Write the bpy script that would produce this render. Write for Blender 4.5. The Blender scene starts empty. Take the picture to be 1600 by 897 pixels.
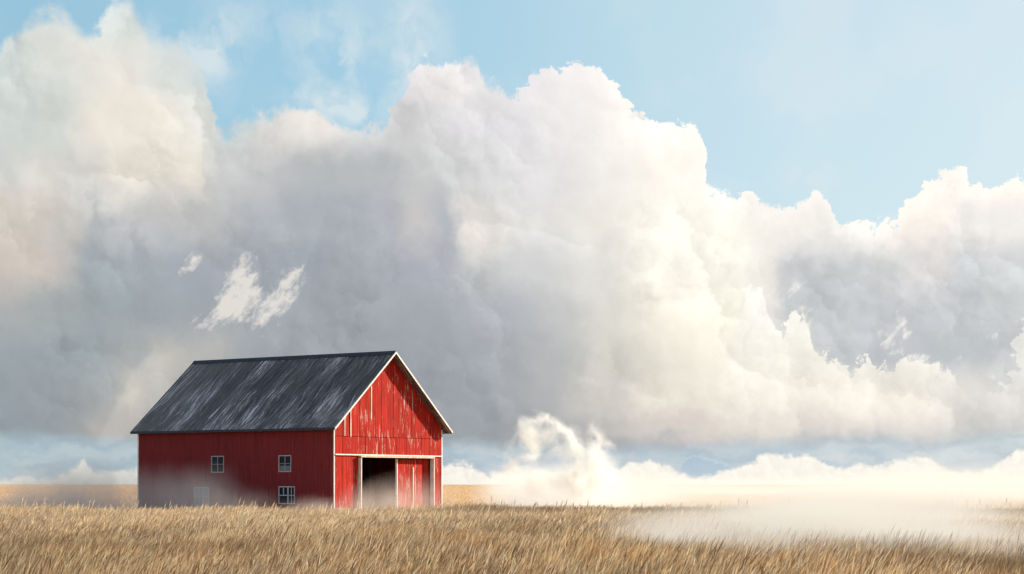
import bpy, math, random
import numpy as np
from mathutils import Vector, Matrix
R = math.radians
scene = bpy.context.scene
COL = scene.collection

# ---------------------------------------------------------------- camera
F = 3141.0            # focal length in photo pixels (1600 wide)
HY = 757.0            # horizon row in the photo
EYE = 2.0
cd = bpy.data.cameras.new("camera"); cam = bpy.data.objects.new("camera", cd); COL.objects.link(cam)
cam.location = (0, 0, EYE); cam.rotation_euler = (R(90), 0, 0)
cd.sensor_width = 36; cd.lens = 36 * F / 1600
cd.shift_y = (HY - 448.5) / 1600
cd.clip_start = 0.5; cd.clip_end = 60000
scene.camera = cam

# ---------------------------------------------------------------- exposure
EXPO = 1.1
GAIN = 2 ** EXPO
vs = scene.view_settings
scene.display_settings.display_device = 'sRGB'
vs.view_transform = 'Standard'; vs.look = 'None'; vs.gamma = 1; vs.use_curve_mapping = False
vs.exposure = EXPO
cy = scene.cycles
cy.max_bounces = 8; cy.diffuse_bounces = 2; cy.glossy_bounces = 2; cy.transmission_bounces = 3
cy.volume_bounces = 5; cy.transparent_max_bounces = 12
cy.volume_step_rate = 1.0; cy.volume_max_steps = 128
cy.use_denoising = True
cy.caustics_reflective = False; cy.caustics_refractive = False

# sun direction (towards the sun), read off the shadow of the roof on the gable
SUN = Vector((2.158, 1.277, 1.10)).normalized()
SUN_EL = math.asin(SUN.z); SUN_AZ = math.atan2(SUN.x, SUN.y)     # azimuth from +Y, clockwise

# ---------------------------------------------------------------- node expression helper
class NT:
    def __init__(s, tree, dims='3D'): s.t = tree; s.dims = dims
    def node(s, typ, **kw):
        n = s.t.nodes.new(typ)
        for k, v in kw.items(): setattr(n, k, v)
        return n
    def put(s, sock, v):
        if isinstance(v, E): s.t.links.new(v.s, sock)
        elif hasattr(v, 'is_output'): s.t.links.new(v, sock)
        elif sock.type == 'RGBA' and len(v) == 3: sock.default_value = (*v, 1)
        else: sock.default_value = v
    def math(s, op, *a, clamp=False):
        n = s.node('ShaderNodeMath', operation=op); n.use_clamp = clamp
        for i, v in enumerate(a): s.put(n.inputs[i], v)
        return E(s, n.outputs[0])
    def vmath(s, op, *a, out=0):
        n = s.node('ShaderNodeVectorMath', operation=op)
        for i, v in enumerate(a):
            s.put(n.inputs[i if not (op == 'SCALE' and i == 1) else 3], v)
        return E(s, n.outputs[out])
    def comb(s, x, y, z=0.0):
        n = s.node('ShaderNodeCombineXYZ')
        for i, v in enumerate((x, y, z)): s.put(n.inputs[i], v)
        return E(s, n.outputs[0])
    def sep(s, v):
        n = s.node('ShaderNodeSeparateXYZ'); s.put(n.inputs[0], v)
        return [E(s, n.outputs[i]) for i in range(3)]
    def noise(s, v, scale, detail=4.0, rough=0.5, dist=0.0, color=False, lac=2.0):
        n = s.node('ShaderNodeTexNoise', noise_dimensions=s.dims); s.put(n.inputs['Vector'], v)
        n.inputs['Scale'].default_value = scale; n.inputs['Detail'].default_value = detail
        n.inputs['Roughness'].default_value = rough; n.inputs['Distortion'].default_value = dist
        n.inputs['Lacunarity'].default_value = lac
        return E(s, n.outputs['Color' if color else 'Fac'])
    def voro(s, v, scale, detail=0.0, rough=0.5, rnd=1.0, smooth=0.3):
        n = s.node('ShaderNodeTexVoronoi', feature='SMOOTH_F1', normalize=True, voronoi_dimensions=s.dims); s.put(n.inputs['Vector'], v)
        n.inputs['Scale'].default_value = scale; n.inputs['Detail'].default_value = detail
        n.inputs['Roughness'].default_value = rough; n.inputs['Randomness'].default_value = rnd
        n.inputs['Smoothness'].default_value = smooth
        return E(s, n.outputs['Distance'])
    def mix(s, f, a, b, mode='MIX'):
        n = s.node('ShaderNodeMix', data_type='RGBA', blend_type=mode)
        s.put(n.inputs[0], f); s.put(n.inputs[6], a); s.put(n.inputs[7], b)
        return E(s, n.outputs[2])
    def sstep(s, x, a, b):
        n = s.node('ShaderNodeMapRange', interpolation_type='SMOOTHSTEP')
        s.put(n.inputs[0], x); s.put(n.inputs[1], a); s.put(n.inputs[2], b)
        n.inputs[3].default_value = 0; n.inputs[4].default_value = 1
        return E(s, n.outputs[0])
    def lstep(s, x, a, b, c=0.0, d=1.0):
        n = s.node('ShaderNodeMapRange')
        for i, v in enumerate((x, a, b, c, d)): s.put(n.inputs[i], v)
        return E(s, n.outputs[0])
    def ramp(s, f, stops, interp='LINEAR'):
        n = s.node('ShaderNodeValToRGB'); cr = n.color_ramp; cr.interpolation = interp
        while len(cr.elements) > 1: cr.elements.remove(cr.elements[-1])
        cr.elements[0].position = stops[0][0]; cr.elements[0].color = (*stops[0][1][:3], 1)
        for p, c in stops[1:]:
            e = cr.elements.new(p); e.color = (*c[:3], 1)
        s.put(n.inputs[0], f)
        return E(s, n.outputs[0])
    def curve(s, x, pts, lo, hi, vlo, vhi):
        """piecewise function y(x) through pts; x in [lo,hi], y in [vlo,vhi]"""
        n = s.node('ShaderNodeFloatCurve')
        c = n.mapping.curves[0]
        P = [((p - lo) / (hi - lo), (v - vlo) / (vhi - vlo)) for p, v in pts]
        while len(c.points) < len(P): c.points.new(0.5, 0.5)
        for q, (a, b) in zip(c.points, P):
            q.location = (a, b); q.handle_type = 'AUTO_CLAMPED'
        n.mapping.update()
        s.put(n.inputs[1], (E.wrap(s, x) - lo) / (hi - lo))
        return E(s, n.outputs[0]) * (vhi - vlo) + vlo
    def gauss(s, p, cx, cy_, rx, ry, ang=0.0):
        """gaussian bump in the plane of the vector p (x,y)"""
        d = s.vmath('SUBTRACT', p, (cx, cy_, 0))
        if ang:
            r = s.node('ShaderNodeVectorRotate', rotation_type='Z_AXIS'); s.put(r.inputs['Vector'], d)
            r.inputs['Angle'].default_value = -ang; d = E(s, r.outputs[0])
        d = s.vmath('MULTIPLY', d, (1 / rx, 1 / ry, 0))
        q = s.vmath('DOT_PRODUCT', d, d, out=1)
        return s.math('EXPONENT', q * -1.0)

class E:
    def __init__(s, nt, sock): s.nt = nt; s.s = sock
    @staticmethod
    def wrap(nt, v):
        if isinstance(v, E): return v
        n = nt.node('ShaderNodeValue'); n.outputs[0].default_value = v
        return E(nt, n.outputs[0])
    def __add__(s, o): return s.nt.math('ADD', s, o)
    __radd__ = __add__
    def __sub__(s, o): return s.nt.math('SUBTRACT', s, o)
    def __rsub__(s, o): return s.nt.math('SUBTRACT', o, s)
    def __mul__(s, o): return s.nt.math('MULTIPLY', s, o)
    __rmul__ = __mul__
    def __truediv__(s, o): return s.nt.math('DIVIDE', s, o)
    def max(s, o): return s.nt.math('MAXIMUM', s, o)
    def min(s, o): return s.nt.math('MINIMUM', s, o)
    def pow(s, o): return s.nt.math('POWER', s, o)
    def sat(s): return s.nt.math('ADD', s, 0.0, clamp=True)

def lin(c):
    return tuple(((v / 255) / 12.92 if v <= 10.3 else (((v / 255) + .055) / 1.055) ** 2.4) for v in c)
def emi(c):                       # the sky colour as displayed -> radiance before exposure
    return tuple(v / GAIN for v in lin(c))
def cloudc(c):                    # cloud greys: neutral rather than lilac, a touch deeper in the shade
    k = min(1, max(0, (232 - sum(c) / 3) / 60))
    if c[2] > c[0] + 3 and sum(c) > 570: c = (c[0] + 1, c[1] + 1, c[2] - 3)
    return emi((c[0] - 5 * k, c[1] - 3.5 * k, c[2] - 5 * k))
def px2U(x): return math.degrees(math.atan((x - 800) / F))
def px2V(x, y): return math.degrees(math.atan((HY - y) / F * math.cos(math.atan((x - 800) / F))))

# ---------------------------------------------------------------- world: Nishita sky with banks of cloud
world = bpy.data.worlds.new("World"); scene.world = world; world.use_nodes = True
wt = world.node_tree; wt.nodes.clear(); w = NT(wt, '2D')
tc = w.node('ShaderNodeTexCoord')
D = w.vmath('NORMALIZE', tc.outputs['Generated'])
dx, dy, dz = w.sep(D)
U = w.math('ARCTAN2', dx, dy) * (180 / math.pi)
V = w.math('ARCSINE', dz) * (180 / math.pi)
P0 = w.comb(U, V, 0.0)
# domain warp (degrees)
wc = w.noise(P0, 0.35, 4, 0.55, color=True)
warpbig = w.vmath('SCALE', w.vmath('SUBTRACT', wc, (.5, .5, .5)), 1.3)
wc2 = w.noise(P0, 1.6, 5, 0.6, color=True)
warpsm = w.vmath('SCALE', w.vmath('SUBTRACT', wc2, (.5, .5, .5)), 0.55)
P = w.vmath('ADD', w.vmath('ADD', P0, warpbig), warpsm)
Pu, Pv, _ = w.sep(P)
ULO, UHI = -18.0, 18.0
def curve_px(pts, vlo=-4.0, vhi=16.0, x=U):
    return w.curve(x, [(px2U(a), px2V(a, b)) for a, b in pts], ULO, UHI, vlo, vhi)

# billows: soft cauliflower height, evaluated here and a little towards the sun
def billow(p):
    q = w.vmath('ADD', p, w.vmath('SCALE', w.vmath('SUBTRACT', w.noise(p, 1.1, 3, .5, color=True), (.5, .5, .5)), .9))
    v1 = w.voro(q, .55, 3.0, .48, 1.0, .6)
    return 1.0 - v1
b0 = billow(P0)
b1 = billow(w.vmath('ADD', P0, (.22, .15, 0)))
fb = w.noise(P0, .9, 9, .58, .1)                 # edge detail
fine = w.noise(P0, 3.2, 7, .62, .3)
edge = (fb - .5) * 1.5 + (b0 - .55) * .9 + (fine - .5) * .35

# --- clear air
sky = w.node('ShaderNodeTexSky', sky_type='NISHITA'); sky.sun_disc = False
sky.sun_elevation = SUN_EL; sky.sun_rotation = SUN_AZ
sky.air_density = 1.0; sky.dust_density = .6; sky.ozone_density = 1.6
bgs = w.node('ShaderNodeBackground'); bgs.inputs[1].default_value = 0.10
wt.links.new(sky.outputs[0], bgs.inputs[0])
# thin high veil that pales the blue towards the sun and down to the horizon
veil_c = w.ramp((U + 18) / 36, [(0.0, emi((148, 190, 211))), (.33, emi((150, 198, 220))), (.5, emi((172, 208, 224))),
                               (.66, emi((195, 220, 229))), (.85, emi((206, 226, 232))), (1, emi((216, 230, 234)))], 'B_SPLINE')
low_c = w.ramp((U + 18) / 36, [(0.0, emi((160, 182, 196))), (.33, emi((156, 182, 200))), (.5, emi((150, 177, 200))),
                              (.7, emi((164, 188, 208))), (1, emi((184, 200, 214)))], 'LINEAR')
strata = w.noise(w.vmath('MULTIPLY', P, (.35, 2.2, 1)), 1.2, 5, .55)
low_c = w.mix(w.sstep(strata, .42, .70) * .55, low_c, w.ramp((U + 18) / 36, [(0, emi((184,200,208))), (.5, emi((186,198,210))), (1, emi((214,220,224)))]))
low_c = w.mix(w.sstep(strata, .46, .30) * .40, low_c, emi((144, 164, 186)))
veil_c = w.mix(w.sstep(V, 3.6, 1.0), veil_c, low_c)
hazy = w.noise(P, .28, 4, .5)
veil_c = w.mix(w.sstep(hazy, .40, .70) * w.lstep(U, -4, 8, .10, .38), veil_c, emi((222, 230, 232)))
bgv = w.node('ShaderNodeBackground'); w.put(bgv.inputs[0], veil_c)
front = w.sstep(w.math('ABSOLUTE', U), 70.0, 20.0)
m0 = w.node('ShaderNodeMixShader'); w.put(m0.inputs[0], front * .90)
wt.links.new(bgs.outputs[0], m0.inputs[1]); wt.links.new(bgv.outputs[0], m0.inputs[2])

# --- colour of the great cloud, in rows of elevation (photo rows), warped by the noise
ROWS = [
 (30,  [(-200,(214,220,222)),(0,(205,216,220)),(110,(222,226,222)),(200,(216,224,226)),(300,(190,210,222)),(450,(190,212,224)),(700,(228,232,234)),(900,(240,240,238)),(1100,(245,243,238)),(1700,(250,246,240))]),
 (120, [(-200,(208,216,220)),(0,(206,214,216)),(90,(222,224,218)),(190,(236,231,222)),(270,(222,226,222)),(330,(205,216,222)),(450,(215,222,226)),(640,(226,222,224)),(700,(230,226,224)),(760,(232,230,230)),(830,(232,228,230)),(890,(238,234,232)),(960,(250,244,240)),(1100,(250,246,240)),(1700,(250,246,240))]),
 (200, [(-200,(196,206,212)),(0,(206,212,212)),(100,(212,216,216)),(160,(236,229,217)),(240,(240,233,221)),(310,(230,229,222)),(350,(208,214,218)),(430,(222,220,216)),(490,(240,234,228)),(560,(222,222,222)),(640,(208,208,212)),(720,(222,220,222)),(800,(228,226,228)),(890,(236,232,230)),(980,(250,245,238)),(1080,(253,248,238)),(1700,(250,246,240))]),
 (280, [(-200,(205,206,206)),(0,(212,213,210)),(70,(222,219,212)),(130,(216,214,210)),(200,(232,226,214)),(290,(234,228,216)),(350,(206,206,206)),(420,(196,196,202)),(500,(188,191,198)),(590,(190,192,200)),(660,(202,203,208)),(760,(214,214,218)),(850,(228,225,226)),(950,(240,236,230)),(1050,(252,246,236)),(1110,(253,249,240)),(1200,(246,242,238)),(1280,(246,241,234)),(1400,(248,243,236)),(1480,(248,240,232)),(1700,(252,246,234))]),
 (350, [(-200,(206,200,196)),(0,(212,204,196)),(60,(214,206,198)),(110,(206,202,198)),(150,(186,188,192)),(240,(196,195,196)),(330,(192,192,196)),(420,(180,183,190)),(520,(176,180,188)),(600,(182,184,192)),(640,(206,202,202)),(700,(184,187,195)),(740,(228,221,214)),(830,(224,222,220)),(930,(234,230,222)),(1030,(252,247,236)),(1120,(253,250,238)),(1200,(240,235,228)),(1260,(240,236,230)),(1350,(244,240,234)),(1440,(252,244,234)),(1520,(238,234,230)),(1700,(240,236,230))]),
 (420, [(-200,(200,192,188)),(0,(206,196,188)),(60,(208,198,190)),(105,(198,192,190)),(140,(170,178,184)),(240,(172,178,186)),(340,(170,174,184)),(450,(168,173,182)),(560,(170,174,182)),(660,(176,178,188)),(740,(192,194,200)),(830,(206,206,210)),(930,(222,219,214)),(1040,(250,245,233)),(1130,(252,249,236)),(1190,(236,232,224)),(1230,(206,207,214)),(1300,(204,206,212)),(1400,(208,209,214)),(1450,(226,222,220)),(1500,(208,210,216)),(1700,(212,213,218))]),
 (490, [(-200,(170,175,178)),(0,(176,178,180)),(80,(170,175,178)),(180,(164,172,178)),(300,(166,171,179)),(450,(168,171,179)),(560,(166,170,178)),(680,(168,171,179)),(780,(180,182,189)),(870,(196,196,200)),(960,(220,217,208)),(1060,(248,241,227)),(1150,(252,248,232)),(1200,(230,226,220)),(1240,(198,201,208)),(1330,(200,202,210)),(1400,(200,202,210)),(1480,(198,200,208)),(1560,(200,202,208)),(1700,(206,207,212))]),
 (560, [(-200,(158,168,174)),(0,(160,168,174)),(120,(160,168,174)),(210,(174,176,178)),(260,(198,194,188)),(310,(188,187,186)),(400,(164,168,176)),(520,(164,167,175)),(650,(164,167,175)),(760,(170,173,180)),(860,(188,188,190)),(950,(212,208,200)),(1060,(238,233,218)),(1160,(250,245,230)),(1240,(240,236,224)),(1300,(196,199,206)),(1400,(194,197,206)),(1500,(192,196,204)),(1600,(198,200,206)),(1700,(204,205,210))]),
 (620, [(-200,(156,165,172)),(0,(157,165,172)),(90,(160,166,172)),(170,(172,173,174)),(220,(200,194,186)),(260,(190,187,184)),(330,(168,172,176)),(500,(163,166,174)),(650,(162,165,173)),(760,(166,169,176)),(850,(182,182,184)),(940,(206,201,196)),(1050,(234,227,214)),(1180,(246,240,226)),(1300,(246,240,228)),(1420,(240,234,224)),(1500,(224,221,216)),(1600,(214,213,214)),(1700,(210,211,214))]),
 (668, [(-200,(150,160,168)),(0,(152,160,168)),(90,(156,163,169)),(170,(186,181,178)),(210,(190,184,180)),(260,(172,172,174)),(400,(162,166,172)),(600,(158,162,170)),(760,(160,164,172)),(860,(172,173,176)),(950,(192,188,186)),(1050,(216,207,200)),(1180,(226,217,208)),(1300,(222,216,210)),(1420,(212,208,205)),(1530,(200,202,206)),(1700,(196,200,206))]),
 (700, [(-200,(150,166,176)),(0,(152,168,178)),(200,(158,170,178)),(400,(158,166,174)),(700,(154,162,170)),(860,(164,169,174)),(950,(178,178,182)),(1100,(186,186,190)),(1250,(176,183,190)),(1450,(176,183,190)),(1700,(184,192,198))]),
]
cols = []
for i, (yr, stops) in enumerate(ROWS):
    c = w.ramp((Pu - ULO) / (UHI - ULO), [((px2U(a) - ULO) / (UHI - ULO), cloudc(cc)) for a, cc in stops], 'EASE')
    cols.append((px2V(800, yr), c))
cloudcol = cols[-1][1]
for i in range(len(cols) - 1, 0, -1):
    lo, hi = cols[i][0], cols[i - 1][0]
    cloudcol = w.mix(w.sstep(Pv, lo, hi), cloudcol, cols[i - 1][1])

# --- outline of the great cloud
TOP = [(-190,160),(-60,140),(0,98),(45,40),(95,22),(135,58),(188,8),(235,62),(285,84),(318,120),(330,175),(340,214),(362,205),(420,188),
       (482,172),(520,196),(545,212),(600,192),(630,168),(652,122),(690,98),(742,102),(765,140),(800,150),(830,126),(885,104),
       (930,116),(965,148),(1000,180),(1040,195),(1088,208),(1100,250),(1112,304),(1182,312),(1192,336),(1250,324),(1280,300),
       (1302,342),(1335,358),(1395,356),(1410,325),(1440,296),(1500,280),(1550,288),(1600,284),(1780,260)]
calm0 = w.noise(P0, .42, 2, .5)
Wx = U + (fb - .5) * .9
T1 = curve_px(TOP, x=Wx)
soft = w.lstep(U, -14, 3, .70, .10) + w.sstep(calm0, .5, .7) * .25
edge_r = (w.noise(P, 2.3, 9, .68) - .5) * w.lstep(U, -13, 0, .15, .85)
m_top = w.sstep(T1 + edge * .75 + edge_r - V, soft * -.35, soft * .55)
BOT = [(-190,684),(0,684),(200,690),(400,694),(700,694),(800,700),(1000,704),(1150,696),(1350,692),(1500,694),(1600,680),(1780,680)]
T2 = curve_px(BOT, x=U)
m_bot = w.sstep(V - T2 + (fb - .5) * .5, -.22, .30)
backfade = w.sstep(w.math('ABSOLUTE', U), 75.0, 30.0)
m_main = m_top * m_bot * (backfade * .8 + .2)

# relief: sunny side of each billow a little lighter, the far side a little darker
relief = (b0 - b1)
r2a = w.noise(w.vmath('ADD', P0, w.vmath('SCALE', warpsm, 1.4)), 1.1, 4, .5); r2b = w.noise(w.vmath('ADD', w.vmath('ADD', P0, w.vmath('SCALE', warpsm, 1.4)), (.14, .10, 0)), 1.1, 4, .5)
def lobes(p, scale, seed):
    """cauliflower heads: each cell lit on its upper right, shaded on its lower left"""
    n = w.node('ShaderNodeTexVoronoi', feature='SMOOTH_F1', voronoi_dimensions='2D')
    q = w.vmath('ADD', p, (seed, seed * .7, 0)); w.put(n.inputs['Vector'], q)
    n.inputs['Scale'].default_value = scale; n.inputs['Smoothness'].default_value = .12
    d = w.vmath('SUBTRACT', q, E(w, n.outputs['Position']))
    return w.vmath('DOT_PRODUCT', d, (.78 * scale, .62 * scale, 0), out=1) * w.sstep(E(w, n.outputs['Distance']), 1.1, .3)
Pl = w.vmath('ADD', P0, w.vmath('ADD', w.vmath('SCALE', warpsm, 1.5), w.vmath('SCALE', warpbig, .5)))
Pl2 = w.vmath('ADD', Pl, w.vmath('SCALE', w.vmath('SUBTRACT', w.noise(P0, 4., 4, .6, color=True), (.5, .5, .5)), .22))
lob = lobes(Pl, .38, 3.1) * .21 + lobes(Pl2, .9, 7.7) * .125 + lobes(Pl2, 2.3, 1.3) * .045
calm = w.noise(P0, .30, 2, .5)                   # where the cloud is crisp and where it is a soft veil
crisp = w.sstep(calm, .35, .65) * .8 + .2
lum = w.lstep(U, -6, 6, 1.0, 1.045) + lob * crisp * w.lstep(V, 1.2, 3.5, .35, 1.0) + (relief * .35 + (r2a - r2b) * .18) * crisp + (w.noise(P0, 1.1, 6, .55, .4) - .5) * .14
def ledge(pts, amp, decay, sharp=.10):
    d = curve_px(pts) + edge * .35 - V
    m = w.sstep(U, px2U(pts[1][0]) - .1, px2U(pts[1][0]) + .35) * w.sstep(U, px2U(pts[-2][0]) + .1, px2U(pts[-2][0]) - 1.0)
    return w.sstep(d, -sharp * .3, sharp) * w.math('EXPONENT', (d / decay).max(0) * -1.0) * amp * m
lum = lum + ledge([(500, 600), (705, 420), (722, 345), (760, 345), (810, 362), (860, 370), (960, 400), (1200, 560)], .10, 1.3)
lum = lum + ledge([(1100, 500), (1196, 430), (1225, 405), (1330, 398), (1395, 404), (1440, 450), (1500, 520), (1700, 560)], -.09, 1.2, .2)
lum = lum + ledge([(300, 320), (425, 262), (480, 232), (540, 218), (600, 228), (680, 300), (760, 360)], -.07, 1.2, .25)
lum = lum + ledge([(-190, 380), (-120, 320), (0, 262), (40, 258), (95, 310), (118, 360), (128, 440), (200, 560)], .05, 1.6, .3)
lum = lum + ledge([(130, 760), (150, 690), (190, 615), (225, 560), (262, 535), (300, 560), (350, 640)], .15, 1.1, .35)
rim = w.sstep(T1 + edge * .75 + edge_r - V, .8, .05)
lum = lum + rim * w.lstep(U, -12, 8, .02, .07)
cloudcol = w.vmath('SCALE', cloudcol, lum)

def over(sh, mask, color):
    b = w.node('ShaderNodeBackground'); w.put(b.inputs[0], color)
    m = w.node('ShaderNodeMixShader'); w.put(m.inputs[0], mask)
    wt.links.new(sh, m.inputs[1]); wt.links.new(b.outputs[0], m.inputs[2])
    return m.outputs[0]
def g(px, py, rx, ry, ang=0, p=P):
    return w.gauss(p, px2U(px), px2V(px, py), rx / 56., ry / 56., ang)

sh = m0.outputs[0]
# thin wisps in the blue
strk = w.noise(w.vmath('MULTIPLY', P, (1.0, .8, 1)), .9, 6, .55, .25)
wis = g(515,70,60,60,R(50)) * .8 + g(640,70,45,85) * 1.1 * .8 + g(530,165,70,32) + g(330,55,90,40,R(20)) * .7 + g(270,95,80,50) * .8 + g(1270,285,45,35) * .5
sh = over(sh, (wis * w.sstep(strk, .28, .66) * 1.2).sat() * .72, emi((226, 234, 236)))
sh = over(sh, m_main, cloudcol)
# sunlit cumulus in front, lower right
TF = [(-190,800),(900,800),(1060,760),(1120,600),(1165,470),(1185,440),(1198,470),(1212,512),(1236,500),(1258,492),(1276,545),(1302,560),
      (1330,572),(1350,560),(1392,576),(1430,556),(1462,566),(1494,592),(1512,622),(1540,606),(1578,588),(1590,520),(1606,500),(1780,480)]
T3 = curve_px(TF, x=U + (fb - .5) * .7 + (fine - .5) * .5)
d3 = T3 + (fine - .5) * 1.6 + (fb - .5) * .8 - V
m_f = w.sstep(d3, -.02, .16) * w.sstep(U, px2U(1090), px2U(1185)) * m_bot * w.sstep(V, 1.1, 1.9)
fc = w.ramp((Pv - 0.8) / 4.6, [(0, emi((205,203,202))), (.16, emi((228,222,214))), (.36, emi((246,240,228))), (.6, emi((251,247,236))), (1, emi((255,252,244)))])
fc = w.mix(w.sstep(Pu, px2U(1430), px2U(1560)) * .45, fc, emi((208, 209, 212)))
fc = w.vmath('SCALE', fc, 1.0 + lob * .9 + relief * .3 + (fine - .5) * .10)
sh = over(sh, m_f * w.lstep(d3, 0., .5, 1., .85), fc)
# torn bright scraps
rt = w.node('ShaderNodeVectorRotate', rotation_type='Z_AXIS'); w.put(rt.inputs['Vector'], w.vmath('ADD', P0, w.vmath('SCALE', warpsm, .5))); rt.inputs['Angle'].default_value = R(-48)
shred = w.noise(w.vmath('MULTIPLY', E(w, rt.outputs[0]), (1.0, 2.3, 1)), 1.7, 7, .62)
scr = g(378,428,40,26,R(48),P0) * 1.15 + g(302,408,28,16,R(40),P0) * 1.0 + g(348,488,44,22,R(25),P0) * 1.15 + g(448,448,48,24,R(48),P0) * 1.0 + g(420,492,46,24,R(48),P0) * .75 + g(372,470,40,22,R(48),P0) * .8 \
    + g(1385,524,24,20,R(10),P0) + g(1412,508,30,9,R(-58),P0) * .8 + g(1245,450,18,9,R(50),P0) * .95 + g(1258,500,20,28,0,P0) * .9 + g(1552,527,14,9,R(40),P0) * .8 \
    + g(1425,558,40,10,R(-12),P0) * .8 + g(1500,562,20,7,R(60),P0) * .7 + g(1465,582,40,12,R(-25),P0) * .8
m_s = w.sstep(scr + (shred - .5) * 2.6 + (fine - .5) * .9, .46, 1.45) * w.sstep(scr, .10, .35)
sc_c = w.ramp((U + 18) / 36, [(0, emi((226, 221, 213))), (.5, emi((232,228,221))), (.7, emi((250, 246, 236))), (1, emi((250,246,238)))])
sh = over(sh, m_s * .92, sc_c)
# bright bank low on the horizon
TH = [(-190,752),(0,751),(60,748),(100,738),(122,728),(129,718),(136,730),(160,741),(215,734),(400,738),(600,735),(690,730),(722,726),(770,743),(800,737),
      (860,742),(930,738),(970,728),(1010,721),(1060,736),(1100,746),(1150,728),(1180,720),(1202,711),(1232,714),(1272,715),
      (1290,729),(1350,728),(1430,720),(1500,736),(1540,734),(1570,716),(1600,700),(1780,690)]
T4 = curve_px(TH, vlo=-1, vhi=3, x=U + (fb - .5) * .25)
m_h = w.sstep(T4 + (fb - .5) * .35 + (fine - .5) * .42 + (b0 - .55) * .3 - V, -.04, .14) * w.sstep(w.math('ABSOLUTE', U), 60.0, 25.0)
TB = [(-190,790),(1035,760),(1062,726),(1085,711),(1098,714),(1125,720),(1150,735),(1185,770),(1780,790)]
T5 = curve_px(TB, vlo=-1, vhi=3, x=U + (fb - .5) * .2) + (fine - .5) * .12
T5 = T5 + (w.noise(P0, 7., 4, .6) - .5) * .22
m_b = w.sstep(T5 - V, -.02, .06) * w.sstep(U, px2U(1040), px2U(1075)) * w.sstep(U, px2U(1165), px2U(1125))
sh = over(sh, m_b * .6, w.mix(w.sstep(T5 - V, .10, .0), emi((172, 196, 214)), emi((214, 224, 230))))
hc = w.ramp((U + 18) / 36, [(0, emi((214,216,212))), (.28, emi((232,230,220))), (.5, emi((252,247,236))), (1, emi((252,247,236)))])
hc = w.vmath('SCALE', hc, 1.0 + (fine - .5) * .08 + lobes(Pl2, 2.6, 4.2) * .10)
sh = over(sh, m_h, hc)
# below the horizon: plain dull ground light
sh = over(sh, w.sstep(V, -.3, -1.0), emi((150, 130, 105)))
wo = w.node('ShaderNodeOutputWorld'); wt.links.new(sh, wo.inputs['Surface'])
world.cycles.sampling_method = 'MANUAL'; world.cycles.sample_map_resolution = 512

# ---------------------------------------------------------------- sun
sl = bpy.data.lights.new("sun", 'SUN'); sl.energy = 4.6; sl.angle = R(0.5); sl.color = (1.0, .93, .82)
so = bpy.data.objects.new("sun", sl); COL.objects.link(so)
so.rotation_euler = SUN.to_track_quat('Z', 'Y').to_euler()
#SKYONLY
# ---------------------------------------------------------------- mesh helpers
def obj(name, verts, faces, mat=None, parent=None, smooth=False):
    me = bpy.data.meshes.new(name); me.from_pydata([tuple(v) for v in verts], [], faces); me.update()
    if mat: me.materials.append(mat)
    if smooth:
        for p_ in me.polygons: p_.use_smooth = True
    o = bpy.data.objects.new(name, me); COL.objects.link(o)
    if parent: o.parent = parent
    return o
class MB:
    def __init__(s): s.v = []; s.f = []
    def box(s, a, b):
        (x0, y0, z0), (x1, y1, z1) = a, b; n = len(s.v)
        s.v += [(x0,y0,z0),(x1,y0,z0),(x1,y1,z0),(x0,y1,z0),(x0,y0,z1),(x1,y0,z1),(x1,y1,z1),(x0,y1,z1)]
        s.f += [tuple(n + i for i in q) for q in ((0,3,2,1),(4,5,6,7),(0,1,5,4),(1,2,6,5),(2,3,7,6),(3,0,4,7))]
        return s
    def prism(s, poly, axis, t0, t1):
        """extrude a polygon given in the two other axes along axis ('u' or 'v')"""
        n = len(s.v); k = len(poly)
        for t in (t0, t1):
            for a, z in poly: s.v.append((t, a, z) if axis == 'u' else (a, t, z))
        s.f.append(tuple(n + i for i in range(k))[::-1]); s.f.append(tuple(n + k + i for i in range(k)))
        for i in range(k):
            j = (i + 1) % k; s.f.append((n + i, n + j, n + k + j, n + k + i))
        return s
    def build(s, name, mat, parent=None, smooth=False):
        return obj(name, s.v, s.f, mat, parent, smooth)
def tag(o, label=None, cat=None, group=None, kind=None):
    if label: o['label'] = label
    if cat: o['category'] = cat
    if group: o['group'] = group
    if kind: o['kind'] = kind
    return o
def mat(name):
    m = bpy.data.materials.new(name); m.use_nodes = True; m.node_tree.nodes.clear()
    n = NT(m.node_tree); out = n.node('ShaderNodeOutputMaterial')
    return m, n, out
def principled(n, out, color, rough=.8, spec=.2, bump=None, bdist=.02):
    p = n.node('ShaderNodeBsdfPrincipled'); n.put(p.inputs['Base Color'], color)
    n.put(p.inputs['Roughness'], rough); p.inputs['Specular IOR Level'].default_value = spec
    if bump is not None:
        b = n.node('ShaderNodeBump'); b.inputs['Strength'].default_value = 1; b.inputs['Distance'].default_value = bdist
        n.put(b.inputs['Height'], bump); n.t.links.new(b.outputs[0], p.inputs['Normal'])
    n.t.links.new(p.outputs[0], out.inputs[0])
    return p

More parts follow.
